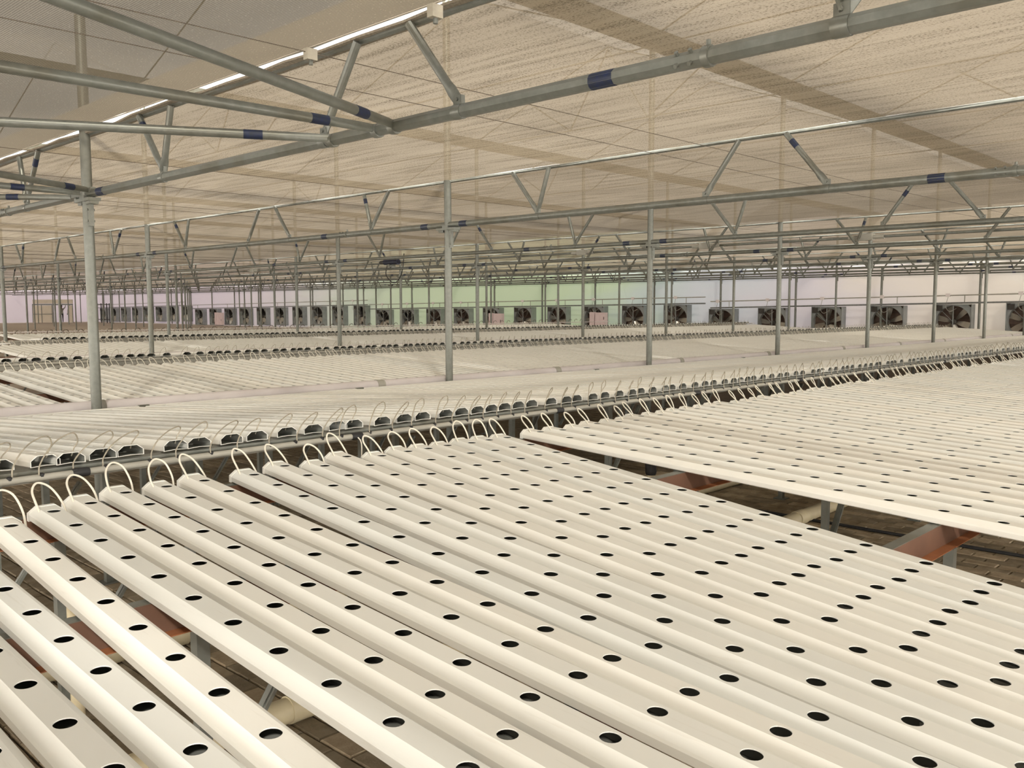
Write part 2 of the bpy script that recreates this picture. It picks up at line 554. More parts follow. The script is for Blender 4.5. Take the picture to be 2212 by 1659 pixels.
# ------------------------------------------------------------------ posts
r_post = 0.042
bracket = MB()
bracket.box(-0.05, 0.05, -0.15, 0.15, -0.062, -0.036)
bracket.box(-0.035, 0.035, -0.14, -0.05, -0.085, -0.062)
bracket.box(-0.03, 0.03, 0.05, 0.13, -0.085, -0.062)
bracket.box(-0.022, 0.022, -0.066, -0.040, -0.26, -0.06)
bracket.box(-0.048, 0.048, -0.048, 0.048, -0.036, -0.012)
bracket_me = bracket.mesh('bracket', GALV, 0)
boltm = MB(); boltm.tube([(-0.03, -0.055, 0), (0.03, -0.055, 0)], 0.010, 6)
bolt_me = boltm.mesh('bolt', GALV, 0)
post_me = {}
for j in range(0, 12):
    row = 0
    for i in range(0, NT - 1):
        x, y = trX(i), rowY(j)
        q = px(x, y, ZO)
        if not (-30 < q[0] < W + 30) or q[2] < 0:
            continue
        if j >= 7 and i < 9 and q[0] < 60:
            continue
        row += 1
        kz = round(chZ(i), 3)
        if j == 0:
            lab = '%s galvanised steel post from the left along the white drain pipe' % ORD[row - 1]
        else:
            lab = '%s galvanised post from the left in the %s row behind the drain pipe' % (ORD[row - 1], ORD[j - 1])
        t = thing('greenhouse_post', lab, 'post', (x, y, 0), None, 'galvanised posts in rows')
        if kz not in post_me:
            mb = MB(); mb.tube([(0, 0, 0), (0, 0, GUTZ - 0.02)], r_post, 16); post_me[kz] = mb.mesh('pipe', GALV)
        link('pipe', post_me[kz], t)
        b = link('bracket', bracket_me, t, (0, 0, kz))
        if q[2] < 22:
            link('bolt', bolt_me, b, (0, 0, -0.13)); link('bolt', bolt_me, b, (0, 0, -0.22))
# end-wall posts half way between the rows
wallpost = MB(); wallpost.tube([(0, 0, 0), (0, 0, 3.2)], 0.05, 10)
wp_me = wallpost.mesh('pipe', GALV)
n = 0
for k in range(0, 26):
    y = YG + BAY / 2 * k - 0.35
    q = px(XW - 0.45, y, ZO)
    if 0 < q[0] < W:
        n += 1
        t = thing('wall_post', '%s steel post from the right standing against the fan wall' % ORD[n - 1], 'post', (XW - 0.3, y, 0), None, 'posts of the fan wall')
        link('pipe', wp_me, t)
        link('bracket', bracket_me, t, (0, 0, ZO + 1.27))

# ------------------------------------------------------------------ trusses
dzU = 0.49
NODES = [(1.43, 1.07), (1.43, 1.57), (3.30, 3.66), (4.41, 4.09), (6.41, 6.26), (6.41, 6.77)]


def strut_mb(dy):
    mb = MB()
    a = Vector((0, 0, 0.045)); b = Vector((0, dy, dzU - 0.01))
    d = (b - a)
    pts = [a, a + d * 0.14, a + d * 0.22, b]
    mb.tube(pts, [0.030, 0.032, 0.023, 0.023], 10, True, [0.25, 0.3, 1, 1])
    return mb


def strut_band(dy, f):
    mb = MB()
    a = Vector((0, 0, 0.045)); b = Vector((0, dy, dzU - 0.01))
    mb.tube([a + (b - a) * f, a + (b - a) * (f + 0.14)], 0.0242, 10)
    return mb.mesh('paint_band', BLUE)


smesh = [strut_mb(u - l).mesh('strut', GALV) for l, u in NODES]
sband = [strut_band(u - l, 0.72) for l, u in NODES]
clampm = MB()
clampm.tube([(0, -0.03, 0), (0, 0.03, 0)], 0.0365, 12)
clampm.box(-0.012, 0.012, -0.028, 0.028, 0.03, 0.075)
clampm.tube([(-0.022, 0, 0.055), (0.022, 0, 0.055)], 0.009, 6)
clamp_me = clampm.mesh('pipe_clamp', GALV)
bandm = MB(); bandm.tube([(0, -0.06, 0), (0, 0.06, 0)], 0.0342, 12); band_me = bandm.mesh('paint_band', BLUE)
splm = MB(); splm.tube([(0, -0.015, 0), (0, 0.015, 0)], 0.041, 12)
splm.tube([(0, 0, 0.03), (0.0, 0, 0.06)], 0.01, 6); spl_me = splm.mesh('splice_collar', GALV)
sbm = MB(); sbm.tube([(0, 0, 0.028), (0, 0, 0.047)], 0.009, 6)
sb_me = sbm.mesh('bolt', GALV, 0)
truss_lab = ['nearest galvanised roof truss crossing above the front benches']
for i in range(NT):
    x = trX(i)
    lab = 'nearest galvanised roof truss, its lower pipe crossing the upper picture' if i == 0 else \
        '%s galvanised roof truss from the front under the shade cloth' % ORD[i]
    T = thing('roof_truss', lab, 'truss', (x, 0, chZ(i)), None, 'galvanised roof trusses')
    mb = MB(); mb.tube([(0, y, 0) for y in (-1.5, 4, 20, 60, YEND - 0.3)], 0.0335, 8 if i == 0 else 10)
    mb.build('lower_chord', GALV, T, smooth=50 if i else 30)
    mb = MB(); mb.tube([(0.03, y, dzU) for y in (-1.5, 20, 60, YEND - 0.3)], 0.017, 8)
    mb.build('upper_chord', GALV, T)
    far = MB()
    for j in range(-1, 12):
        for n_, (l, u) in enumerate(NODES):
            yl = rowY(j) + l
            if yl < 0.2 or yl > YEND - 1:
                continue
            q = px(x, yl, chZ(i)); d = q[2]
            if not (-60 < q[0] < W + 60) or d < 0.5:
                continue
            if F * 0.45 / d > 11:
                so = link('strut', smesh[n_], T, (0, yl, 0))
                if (n_ * 7 + j * 3 + i) % 4 == 0:
                    link('paint_band', sband[n_], so)
                if n_ in (0, 2, 3, 4):
                    link('pipe_clamp', clamp_me, T, (0, yl, 0))
            else:
                tmp = strut_mb(u - l); tmp.v = [(p[0], p[1] + yl, p[2]) for p in tmp.v]
                far.add(tmp.v, tmp.f)
        for dy in (-0.30, 0.36, 2.40):
            y = rowY(j) + dy + 0.03 * ((i * 5 + j * 3) % 4)
            q = px(x, y, chZ(i))
            if 0.3 < y < YEND and -20 < q[0] < W + 20 and F * 0.12 / max(q[2], .1) > 4 and not (i == 0 and dy == 0.36):
                link('paint_band', band_me, T, (0, y, 0))
        y = rowY(j) + 1.94
        q = px(x, y, chZ(i))
        if y > 0.3 and -20 < q[0] < W + 20 and 0 < q[2] < 30:
            link('splice_collar', spl_me, T, (0, y, 0)); [link('bolt', sb_me, T, (0, y + dy_, 0), (0, a_, 0)) for a_ in (-0.85, -2.1) for dy_ in (0.06, 0.12)]
    if far.v:
        o = far.build('far_strut', GALV, T); o['kind'] = 'stuff'
# clamp with bolt at the top right edge of the picture, hand-fitted brace pipes
br_end = MB()


def brace(a, b, lab, bands):
    a = Vector(a); b = Vector(b); d = (b - a); L_ = d.length; d.normalize()
    t = thing('brace_pipe', lab, 'pipe', tuple(b), None, 'horizontal brace pipes of the nearest truss')
    mb = MB()
    mb.tube([Vector((0, 0, 0)), -d * 0.10, -d * 0.32, -d * (L_)], [0.021, 0.024, 0.0245, 0.0245], 12, True, [0.25, 0.35, 1, 1])
    mb.build('pipe', GALV, t)
    for s in bands:
        mb = MB(); mb.tube([-d * s, -d * (s + 0.10)], 0.0255, 12); mb.build('paint_band', BLUE, t)
    mb = MB(); mb.tube([Vector((0, -0.02, -0.01)), Vector((0, 0.02, -0.01))], 0.037, 12); mb.build('pipe_clamp', GALV, t, (2.97 - b.x, 0, 0))


zc = ZO + 0.925
brace((-1.03, 2.13, zc + 0.02), (2.99, 3.68, zc), 'upper brace pipe of three running from top left to nearest truss', [0.30])
brace((-1.03, 4.03, zc + 0.02), (2.97, 3.82, zc), 'middle brace pipe of three running left from the nearest truss', [0.30])
brace((-1.03, 6.60, zc + 0.02), (2.95, 4.22, zc), 'lowest brace pipe of three running left from the nearest truss', [0.36])
brace((-1.03, 5.4, zc + 0.03), (2.93, 7.58, zc + 0.02), 'upper short brace pipe meeting the leftmost post', [0.16])
brace((-1.03, 7.7, zc + 0.03), (2.9, 7.66, zc), 'middle short brace pipe meeting the leftmost post', [0.42])
brace((-1.03, 11.7, zc), (2.9, 7.86, zc - 0.02), 'lowest short brace pipe meeting the leftmost post', [0.42])

# drive shaft with motor and gear boxes
sx_, sz_ = 14.97, ZO + 1.125
t = thing('drive_shaft', 'long thin screen drive shaft running beside a far truss', 'shaft', (sx_ + 0.15, 0, sz_))
mb = MB(); mb.tube([(0, 2, 0), (0, 30, 0), (0, 60, 0)], 0.024, 8); mb.build('shaft', GALV, t)
for y in (12.36, 9.3, 6.2, 26.0):
    mb = MB(); mb.box(-0.07, 0.07, y - 0.12, y + 0.12, -0.05, 0.06); mb.tube([(0, y - 0.3, 0), (0, y + 0.3, 0)], 0.04, 8)
    mb.build('gear_box', GREYPVC, t, smooth=0)
t = thing('screen_motor', 'dark blue tubular motor hanging on the drive shaft', 'motor', (sx_ - 0.02, 18.8, sz_ + 0.02))
mb = MB(); mb.tube([(0, -0.36, 0), (0, 0.20, 0)], 0.075, 14); mb.build('motor_body', MOTORM, t)
mb = MB(); mb.tube([(0, 0.2, 0), (0, 0.24, 0), (0, 0.40, 0)], [0.075, 0.055, 0.045], 14); mb.build('gear_head', FANDARK, t)
mb = MB(); mb.box(-0.05, 0.16, -0.05, 0.05, -0.12, -0.06); mb.build('mount', GALV, t, smooth=0)
mb = MB(); mb.tube(catmull([(0, 0.1, -0.06), (0, 0.15, -0.35), (0, -0.2, -0.55), (0, -0.5, -0.3), (0, -0.6, 0.2)]), 0.012, 6); mb.build('cable', BLACK, t)

# ------------------------------------------------------------------ shade cloth and wires


def cloth_panel(xa, xb, za, zb, mat, lab, wob, nx=10):
    ys = np.concatenate([np.arange(-8.9, 30, 0.6), np.arange(30, YEND - 1, 3.0), [YEND - 0.02]])
    v = []; f = []
    for a in range(nx + 1):
        t = a / nx
        for y in ys:
            sag = -0.02 * math.sin(math.pi * t) - 0.012 * math.sin(y * 2.1 + xa) * math.sin(math.pi * t)
            e = wob * (0.012 * math.sin(y * 3.7 + xa * 2) + 0.008 * math.sin(y * 9.1)) * (1 if a in (0, nx) else 0)
            v.append((xa + (xb - xa) * t + e, y, za + (zb - za) * t + sag))
    m_ = len(ys)
    for a in range(nx):
        for b in range(m_ - 1):
            f.append((a * m_ + b, (a + 1) * m_ + b, (a + 1) * m_ + b + 1, a * m_ + b + 1))
    me = bpy.data.meshes.new('shade_cloth'); me.from_pydata(v, [], f); me.materials.append(mat); me.shade_smooth()
    o = link('shade_cloth', me)
    return tag(o, lab, 'shade cloth', 'woven shade cloths under the roof')


cloth_panel(-6.9, -1.05, upZ(0), upZ(0), CLOTH[3], 'woven shade cloth over the camera, left of the grey brown one', 0)
c0 = cloth_panel(-1.03, 2.875, upZ(0), upZ(0), CLOTH[0], 'dark ribbed grey brown shade cloth in the upper left corner', 1)
order = [1, 2, 3, 2, 3, 1, 2, 3, 2]
for i in range(NT - 1):
    xa, xb = trX(i) + (0.0 if i == 0 else 0.015), trX(i + 1) - 0.005
    lab = 'large sunlit cream shade cloth with dust streaks behind the nearest truss' if i == 0 else \
        '%s woven shade cloth from the front, beyond the %s truss' % (ORD[i + 1], ORD[i])
    cloth_panel(xa, xb, upZ(i) + 0.01, upZ(i + 1) + 0.01, CLOTH[order[i]], lab, 1)
# rolled hem on the near edge of the cream cloth
m = MB()
ys = np.arange(-2, 40, 0.35)
hv = []; hf_ = []
for y in ys:
    e = 0.012 * math.sin(y * 3.7) + 0.008 * math.sin(y * 9.1); z = upZ(0) + 0.004 + 0.006 * math.sin(y * 2.3)
    hv += [(2.955 + e, y, z), (3.05 + 0.5 * e, y, z - 0.008), (3.05 + 0.5 * e, y, z + 0.008), (2.955 + e, y, z + 0.012)]
for k in range(len(ys) - 1):
    for q in range(4):
        hf_.append((4 * k + q, 4 * k + (q + 1) % 4, 4 * k + 4 + (q + 1) % 4, 4 * k + 4 + q))
m.add(hv, hf_)
tag(m.build('cloth_hem', HEM), 'rolled brown hem along the bright slit above nearest truss', 'hem')
m = MB(); m.box(2.862, 2.874, -3, 60, upZ(0) - 0.004, upZ(0) + 0.165)  # added bar, there only to keep sun from coming through the slit
tag(m.build('sun_stop_bar', EDGE, smooth=0), 'added upright bar stopping sun at the slit beside the grey brown cloth', 'bar')
wn = 0
for j in range(-1, 10):
    for dy in (0.98, 2.5, 4.38, 4.92):
        y = rowY(j) + dy
        if y < 3.5:
            continue
        m = MB()
        m.tube([(-1.5, y, upZ(0) - 0.035)] + [(trX(i), y, upZ(i) - 0.03) for i in range(NT)], 0.0028 if y < 20 else 0.005, 5)
        o = m.build('support_wire', WIRE)
        lab = 'thin dark wire under the cloth, %s from the right' % ORD[wn]
        tag(o, lab, 'wire', 'screen support wires'); wn += 1
# small white clips on the near cloth edge
for y, s in ((4.27, 'left'), (3.24, 'right')):
    t = thing('cloth_clip', 'small white clip on the cloth edge, %s of the two beside the slit' % s, 'clip', (2.87, y, upZ(0) - 0.02))
    mb = MB(); mb.box(-0.035, 0.03, -0.02, 0.02, -0.05, 0.01); mb.build('clip_body', GTUBE, t, smooth=0)
    mb = MB(); mb.tube([(0, 0, -0.05), (0.0, 0, -0.075)], 0.012, 8); mb.build('clip_screw', GALV, t)

# ------------------------------------------------------------------ roof gutters and arches above the cloth
for j in range(-1, 6):
    y = rowY(j)
    m = MB()
    m.prism([(-0.25, 0.14), (-0.16, 0.0), (0.16, 0.0), (0.25, 0.14), (0.235, 0.14), (0.15, 0.012), (-0.15, 0.012), (-0.235, 0.14)], -6, XW, 'x')
    o = m.build('roof_gutter', GALV, None, (0, y, GUTZ), smooth=0)
    tag(o, '%s steel roof gutter from the right above the shade cloth' % ORD[j + 1], 'gutter', 'roof gutters above the cloth')
arch = MB()
n = 14
arch.tube([(0, 0, 0.12), (0, BAY / 2, 1.55)], 0.013, 8); arch.tube([(0, BAY / 2, 1.55), (0, BAY, 0.12)], 0.013, 8); arch_me = arch.mesh('rafter_pair', GALV)
tie = MB(); tie.tube([(0, 0, 0.0), (0, BAY, 0.0)], 0.012, 8); tie_me = tie.mesh('tie_pipe', GALV)
web = MB()
for a, b in (((0, 1.4, 0.95), (0, 2.9, 0.0)), ((0, 2.9, 0.0), (0, 3.9, 1.5)), ((0, 3.9, 1.5), (0, 4.9, 0.0)), ((0, 4.9, 0.0), (0, 6.4, 0.95))):
    web.tube([a, b], 0.016, 8)
web_me = web.mesh('web_bars', GALV)
for j in range(-1, 4):
    for i in range(1, 6):
        t = thing('roof_rafter', 'steel roof frame faint through the cloth, above %s truss, %s bay from right' % (ORD[i], ORD[j + 1]), 'rafter', (trX(i), rowY(j), GUTZ), None, 'roof frames above the cloth')
        link('rafter_pair', arch_me, t); link('tie_pipe', tie_me, t)
        if i and (i + j) % 3 == 0:
            link('web_bars', web_me, t)

# ------------------------------------------------------------------ planting channels
CW, CH = 0.118, 0.048
FLAT, SIDE = 0.062, 0.026
SL = math.atan(0.05)
PIT = 0.226
HR = 0.0228


def channel_mb(L_, nseg=20, holes=True, off=0.11, cap_end=True, cap_start=False):
    """local frame: y from the low end (0) to the fed end (L_); z=0 is the flat top"""
    mb = MB()
    hw, hf = CW / 2, FLAT / 2
    zs = -(CH - SIDE); zb = -CH
    prof_l = [(-hf, 0.0), (-hw + 0.004, zs + 0.003), (-hw, zs - 0.003), (-hw, zb + 0.004), (-hw + 0.005, zb), (0, zb + 0.004), (hw - 0.005, zb), (hw, zb + 0.004),
              (hw, zs - 0.003), (hw - 0.004, zs + 0.003), (hf, 0.0)]
    n = len(prof_l)
    for k in range(n - 1):
        (a, za), (b, zb_) = prof_l[k], prof_l[k + 1]
        mb.add([(a, 0, za), (b, 0, zb_), (b, L_, zb_), (a, L_, za)], [(0, 3, 2, 1)])
    if not holes:
        mb.add([(-hf, 0, 0), (hf, 0, 0), (hf, L_, 0), (-hf, L_, 0)], [(0, 1, 2, 3)])
    else:
        ys = []
        y = L_ - off
        while y > 0.06:
            ys.append(y); y -= PIT
        ys = ys[::-1]
        prev = 0.0
        for y in ys:
            c = hf
            mb.add([(-hf, prev, 0), (hf, prev, 0), (hf, y - c, 0), (-hf, y - c, 0)], [(0, 1, 2, 3)])
            # square cell with round hole and a short lip
            v = []; f = []
            for s in range(nseg):
                a = 2 * math.pi * (s + 0.5) / nseg
                ca, sa = math.cos(a), math.sin(a)
                k_ = c / max(abs(ca), abs(sa))
                v.append((ca * k_, y + sa * k_, 0))
            for s in range(nseg):
                a = 2 * math.pi * (s + 0.5) / nseg
                v.append((math.cos(a) * HR, y + math.sin(a) * HR, 0))
            for s in range(nseg):
                a = 2 * math.pi * (s + 0.5) / nseg
                v.append((math.cos(a) * HR, y + math.sin(a) * HR, -0.0025))
            for s in range(nseg):
                q = (s + 1) % nseg
                f.append((s, q, nseg + q, nseg + s)); f.append((nseg + s, nseg + q, 2 * nseg + q, 2 * nseg + s))
            # the four corners of the cell
            nb = nseg // 4
            for cx_, cy_, s in ((c, c, nb // 2), (-c, c, nb // 2 + nb), (-c, -c, nb // 2 + 2 * nb), (c, -c, nb // 2 + 3 * nb)):
                a_, b_ = (s - 1) % nseg, s % nseg
                v.append((cx_, y + cy_, 0)); f.append((a_, len(v) - 1, b_))
            mb.add(v, f)
            prev = y + c
        mb.add([(-hf, prev, 0), (hf, prev, 0), (hf, L_, 0), (-hf, L_, 0)], [(0, 1, 2, 3)])
    return mb


def raw_mesh(mb, name, mat, smooth=20):
    me = bpy.data.meshes.new(name); me.from_pydata([tuple(p) for p in mb.v], [], mb.f)
    me.materials.append(mat)
    import bmesh
    bm = bmesh.new(); bm.from_mesh(me)
    bmesh.ops.remove_doubles(bm, verts=bm.verts, dist=0.0002)
    bm.to_mesh(me); bm.free()
    return me


LN = 3.66                       # near-side channels (fed end towards +Y)
LF = 3.62                       # far-side channels (fed end towards -Y)
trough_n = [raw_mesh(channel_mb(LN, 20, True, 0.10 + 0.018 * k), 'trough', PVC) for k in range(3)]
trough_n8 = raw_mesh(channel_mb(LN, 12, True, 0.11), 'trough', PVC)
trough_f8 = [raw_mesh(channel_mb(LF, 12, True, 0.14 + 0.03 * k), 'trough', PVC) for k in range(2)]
capm = MB()
hw, hf = CW / 2 + 0.002, FLAT / 2 + 0.001
pr = [(-hf, 0.002), (-hw, -(CH - SIDE) + 0.001), (-hw, -CH - 0.002), (hw, -CH - 0.002), (hw, -(CH - SIDE) + 0.001), (hf, 0.002)]
capm.prism(pr, LN - 0.012, LN + 0.006, 'y')
cap_me = capm.mesh('end_cap', PVC, 0)
lipm = MB()                      # wall thickness seen at the open ends of the far-side channels
hw2 = CW / 2
po = [(-FLAT / 2, 0.0), (-hw2, -(CH - SIDE)), (-hw2, -CH), (0, -CH + 0.004), (hw2, -CH), (hw2, -(CH - SIDE)), (FLAT / 2, 0.0)]
pi_ = [(p * 0.95, (q + 0.025) * 0.90 - 0.025) for p, q in po]
for k in range(7):
    k2 = (k + 1) % 7
    a, b, c, d = po[k], po[k2], pi_[k2], pi_[k]
    lipm.add([(a[0], LF, a[1]), (b[0], LF, b[1]), (c[0], LF, c[1]), (d[0], LF, d[1]),
              (a[0], LF - 0.006, a[1]), (b[0], LF - 0.006, b[1]), (c[0], LF - 0.006, c[1]), (d[0], LF - 0.006, d[1])],
             [(0, 1, 2, 3), (4, 7, 6, 5), (0, 4, 5, 1), (3, 2, 6, 7)])
lip_me = lipm.mesh('open_lip', PVC, 0)
# feed tubes of the near side (thick soft hose loops) in the channel's frame
tubes_n = []
for k in range(8):
    w = random.uniform(-1, 1); h = random.uniform(-1, 1)
    p = [(-0.036, LN - 0.060, -0.010), (-0.040, LN - 0.035, 0.018), (-0.036 + 0.010 * w, LN + 0.015, 0.056 + 0.008 * h), (-0.008 + 0.02 * w, LN + 0.045, 0.078 + 0.012 * h),
         (0.032 + 0.02 * w, LN + 0.040, 0.060 + 0.01 * h), (0.062 + 0.012 * w, LN + 0.022, 0.012), (0.078, LN + 0.010, -0.045), (0.084, LN + 0.004, -0.11)]
    mb = MB(); mb.tube(catmull(p, 5), 0.0042, 8); tubes_n.append(mb.mesh('feed_tube', TUBEM, 60))
# feed tubes of the far side (thin, from the pipe grommet up and over into the channel top);
# the object is turned by 180 degrees, so local +x points to world -x
tubes_f = []
for k in range(8):
    w = random.uniform(-1, 1); h = random.uniform(-1, 1); e = random.uniform(-1, 1)
    p = [(0.155, LF + 0.080, -0.070), (0.150, LF + 0.076, -0.035), (0.112 + 0.01 * w, LF + 0.06, 0.012), (0.045 + 0.02 * w, LF + 0.022, 0.052 + 0.008 * h), (-0.026 + 0.016 * w, LF - 0.012 - 0.010 * e, 0.070 + 0.012 * h),
         (-0.048 + 0.012 * w, LF - 0.034 - 0.010 * e, 0.044), (-0.030, LF - 0.048, 0.010), (-0.020, LF - 0.052, -0.02)]
    mb = MB(); mb.tube(catmull(p, 5), 0.0031, 6); tubes_f.append(mb.mesh('feed_tube', GTUBE, 60))

bd = lambda X: -0.004 * max(0.0, X - 3.0)         # the benches fall slightly along the house
topN = lambda X, Yl: ZO - 0.912 + 0.05 * Yl + bd(X)
topF = lambda X, Yl: ZO - 0.617 - 0.0656 * (Yl - 3.95) + bd(X)
SLF = math.atan(0.0656)
GRP = {}


def near_channel(xf, xn, yend, k, lab, grp, hi=True, seed=0):
    """channel of a near-side bench; xf at the fed end, xn at local y=0.75"""
    dirx = (xf - xn) / (yend - 0.75)
    y0 = yend - LN
    t = thing('planting_channel', lab, 'channel', (xf - dirx * LN, y0 + BAY * k, topN(xf, y0)), (SL, 0, -math.atan(dirx)), grp)
    link('trough', trough_n[seed % 3] if hi else trough_n8, t)
    link('end_cap', cap_me, t)
    link('feed_tube', tubes_n[(seed * 5 + seed // 8) % 8], t)
    return t


def far_channel(x, yend, k, lab, grp, seed=0):
    """open-ended channel of a far-side bench, fed end towards the viewer"""
    t = thing('planting_channel', lab, 'channel', (x, yend + LF + BAY * k, topF(x, yend + LF)), (SLF, 0, math.pi + random.uniform(-0.004, 0.004)), grp)
    link('trough', trough_f8[seed % 2], t)
    link('open_lip', lip_me, t)
    link('feed_tube', tubes_f[(seed * 5 + seed // 8) % 8], t)
    return t


# --- front bench left of the gap: each channel as it lies (x at the fed end, x near the low end, end y)
C1 = [(3.60, 3.01, 3.63), (3.465, 2.89, 3.65), (3.33, 2.765, 3.66), (3.165, 2.64, 3.64), (3.03, 2.52, 3.65), (2.90, 2.402, 3.67),
      (2.72, 2.28, 3.62), (2.575, 2.16, 3.72), (2.37, 2.03, 3.62), (2.22, 1.91, 3.69), (2.02, 1.765, 3.63), (1.80, 1.645, 3.67),
      (1.63, 1.52, 3.63), (1.465, 1.36, 3.65), (1.30, 1.215, 3.59), (1.155, 1.075, 3.52), (0.985, 0.85, 3.44), (0.775, 0.745, 3.5),
      (0.62, 0.61, 3.5), (0.475, 0.47, 3.5), (0.335, 0.33, 3.5)]
for n_, (xf, xn, ye) in enumerate(C1):
    lab = 'white holed planting channel bordering the paved gap on its left' if n_ == 0 else \
        '%s white planting channel leftwards from the paved gap, front bench' % ORD[n_]
    near_channel(xf, xn, ye, 0, lab, 'channels of the front left bench', True, n_)
# --- front bench right of the gap
NIND = 300
x = 3.875; n_ = 0
XR = []
while x < 35.6:
    XR.append(x)
    x += 0.163 + random.choice([0, 0, 0, -0.018, 0.02, 0.012]) * 1.0
ind_r = 125
for n_, x in enumerate(XR[:ind_r]):
    if n_ == 0: lab = 'white planting channel bordering the paved gap on its right'
    else: lab = '%s white planting channel to the right of the paved gap' % ORD[n_]
    near_channel(x, x + random.uniform(-0.01, 0.01), 3.58 + random.uniform(-0.03, 0.03), 0, lab, 'channels of the front right bench', n_ < 40, n_ + 3)


def ends_far(xa, xb, seed):
    r_ = random.Random(seed); out = []; x = xa
    while x < xb:
        out.append(x); x += r_.choice([0.13, 0.14, 0.15, 0.165, 0.19, 0.14, 0.15])
    return out


X2 = [1.01, 1.15, 1.30, 1.42, 1.55, 1.68, 1.87, 2.0, 2.16, 2.285, 2.47, 2.615, 2.775, 2.895, 3.08, 3.225, 3.37, 3.545, 3.67, 3.80, 3.93, 4.065, 4.2]
X2 = [0.85] + X2 + ends_far(4.33, 35.6, 5)
ind_2 = 110
for n_, x in enumerate(X2[:ind_2]):
    lab = '%s open-ended planting channel from the left on the second bench' % ORD[n_]
    far_channel(x, 3.95 + random.uniform(-0.02, 0.02), 0, lab, 'channels of the second bench', n_)
ind_3 = NIND - len(C1) - ind_r - ind_2
X3 = []
x = 2.3
while x < 35.6:
    if not (3.02 < x < 3.14 or 2.55 < x < 2.62):
        X3.append(x)
    x += 0.16 + random.choice([0, 0.01, -0.012])
for n_, x in enumerate(X3[:ind_3]):
    lab = '%s planting channel from the left on the bench behind the drain pipe' % ORD[n_]
    near_channel(x, x, 3.60 + random.uniform(-0.03, 0.03), 1, lab, 'channels of the third bench', False, n_ + 1)


# --- all the channels further off: one object per bench
def tiled(mbs, places, rotz, name, mat):
    VV, FF = [], []
    off = 0
    for pl_ in places:
        mb = mbs[pl_[3] % len(mbs)]
        v = mb['v']; a = rotz
        sl_ = SLF if rotz else SL
        c, s = math.cos(sl_), math.sin(sl_)
        y = v[:, 1] * c - v[:, 2] * s; z = v[:, 1] * s + v[:, 2] * c; x_ = v[:, 0].copy()
        if a:
            x_, y = -x_, -y
        VV.append(np.stack([x_ + pl_[0], y + pl_[1], z + pl_[2]], 1))
        FF += [tuple(i + off for i in q) for q in mb['f']]
        off += len(v)
    me = bpy.data.meshes.new(name); me.from_pydata(np.concatenate(VV).tolist(), [], FF)
    me.materials.append(mat)
    return me


def asnp(me):
    v = np.array([tuple(p.co) for p in me.vertices]); f = [tuple(p.vertices) for p in me.polygons]
    return {'v': v, 'f': f}


low_n = asnp(raw_mesh(channel_mb(LN, 8, True, 0.11), 't', PVC))
low_f = asnp(raw_mesh(channel_mb(LF, 8, True, 0.15), 't', PVC))
plain_n = asnp(raw_mesh(channel_mb(LN, 8, False), 't', PVC))
plain_f = asnp(raw_mesh(channel_mb(LF, 8, False), 't', PVC))
capnp = asnp(cap_me); lipnp = asnp(lip_me)


def thin(me_mb, n=3):
    return asnp(me_mb)


tn = []; tf = []
for k in range(6):
    w = random.uniform(-1, 1); h = random.uniform(-1, 1)
    mb = MB(); mb.tube(catmull([(-0.036, LN - 0.06, -0.010), (-0.036 + 0.012 * w, LN + 0.015, 0.055), (0.0, LN + 0.045, 0.078 + 0.014 * h), (0.06, LN + 0.022, 0.012), (0.084, LN + 0.004, -0.11)], 3), 0.0042, 4)
    tn.append({'v': np.array([tuple(p) for p in mb.v]), 'f': mb.f})
    mb = MB(); mb.tube(catmull([(0.145, LF + 0.08, -0.07), (0.10 + 0.012 * w, LF + 0.05, 0.02), (0.0 + 0.02 * w, LF - 0.02, 0.066 + 0.012 * h), (-0.02, LF - 0.06, -0.02)], 4), 0.0028, 4)
    tf.append({'v': np.array([tuple(p) for p in mb.v]), 'f': mb.f})


def bench_stuff(xs, k, side, holes, lab, where):
    pls = []
    for n_, x in enumerate(xs):
        je = random.uniform(-0.03, 0.03)
        if side == 'n':
            y0 = 3.60 + je - LN; pls.append((x, y0 + BAY * k, topN(x, y0), n_))
        else:
            y0 = 3.95 + je + LF; pls.append((x, y0 + BAY * k, topF(x, y0), n_))
    rot = side == 'f'
    b = low_n if side == 'n' else low_f
    if not holes: b = plain_n if side == 'n' else plain_f
    root = link('planting_channel_run', tiled([b], pls, rot, 'planting_channel_run', PVC))
    tag(root, lab, 'channels', None, 'stuff')
    e = link('channel_end', tiled([capnp if side == 'n' else lipnp], pls, rot, 'channel_end', PVC), root); e['kind'] = 'stuff'
    e = link('feed_tube', tiled(tn if side == 'n' else tf, pls, rot, 'feed_tube', TUBEM if side == 'n' else GTUBE), root); e['kind'] = 'stuff'
    return root


bench_stuff(XR[ind_r:], 0, 'n', True, 'farthest white planting channels of the bench right of the gap', '')
bench_stuff(X2[ind_2:], 0, 'f', True, 'farthest open-ended planting channels of the second bench', '')
bench_stuff(X3[ind_3:], 1, 'n', True, 'many white planting channels filling the bench behind the drain pipe', '')
def gaps(xs, g):
    return [x for x in xs if not any(a < x < b for a, b in g)]
bench_stuff(gaps(ends_far(3.2, 35.6, 11), [(5.5, 5.68)]), 1, 'f', True, 'dense white channels of the fourth bench with dark open ends', '')
bench_stuff(ends_far(5.4, 35.3, 12), 2, 'n', True, 'dense white channels of the fifth bench from the front', '')
bench_stuff(ends_far(6.6, 35.3, 13), 2, 'f', False, 'dense white channels of the sixth bench with tiny dark ends', '')
bench_stuff(ends_far(8.0, 31.0, 14), 3, 'n', False, 'dense white channels of the farthest bench before the fan wall', '')

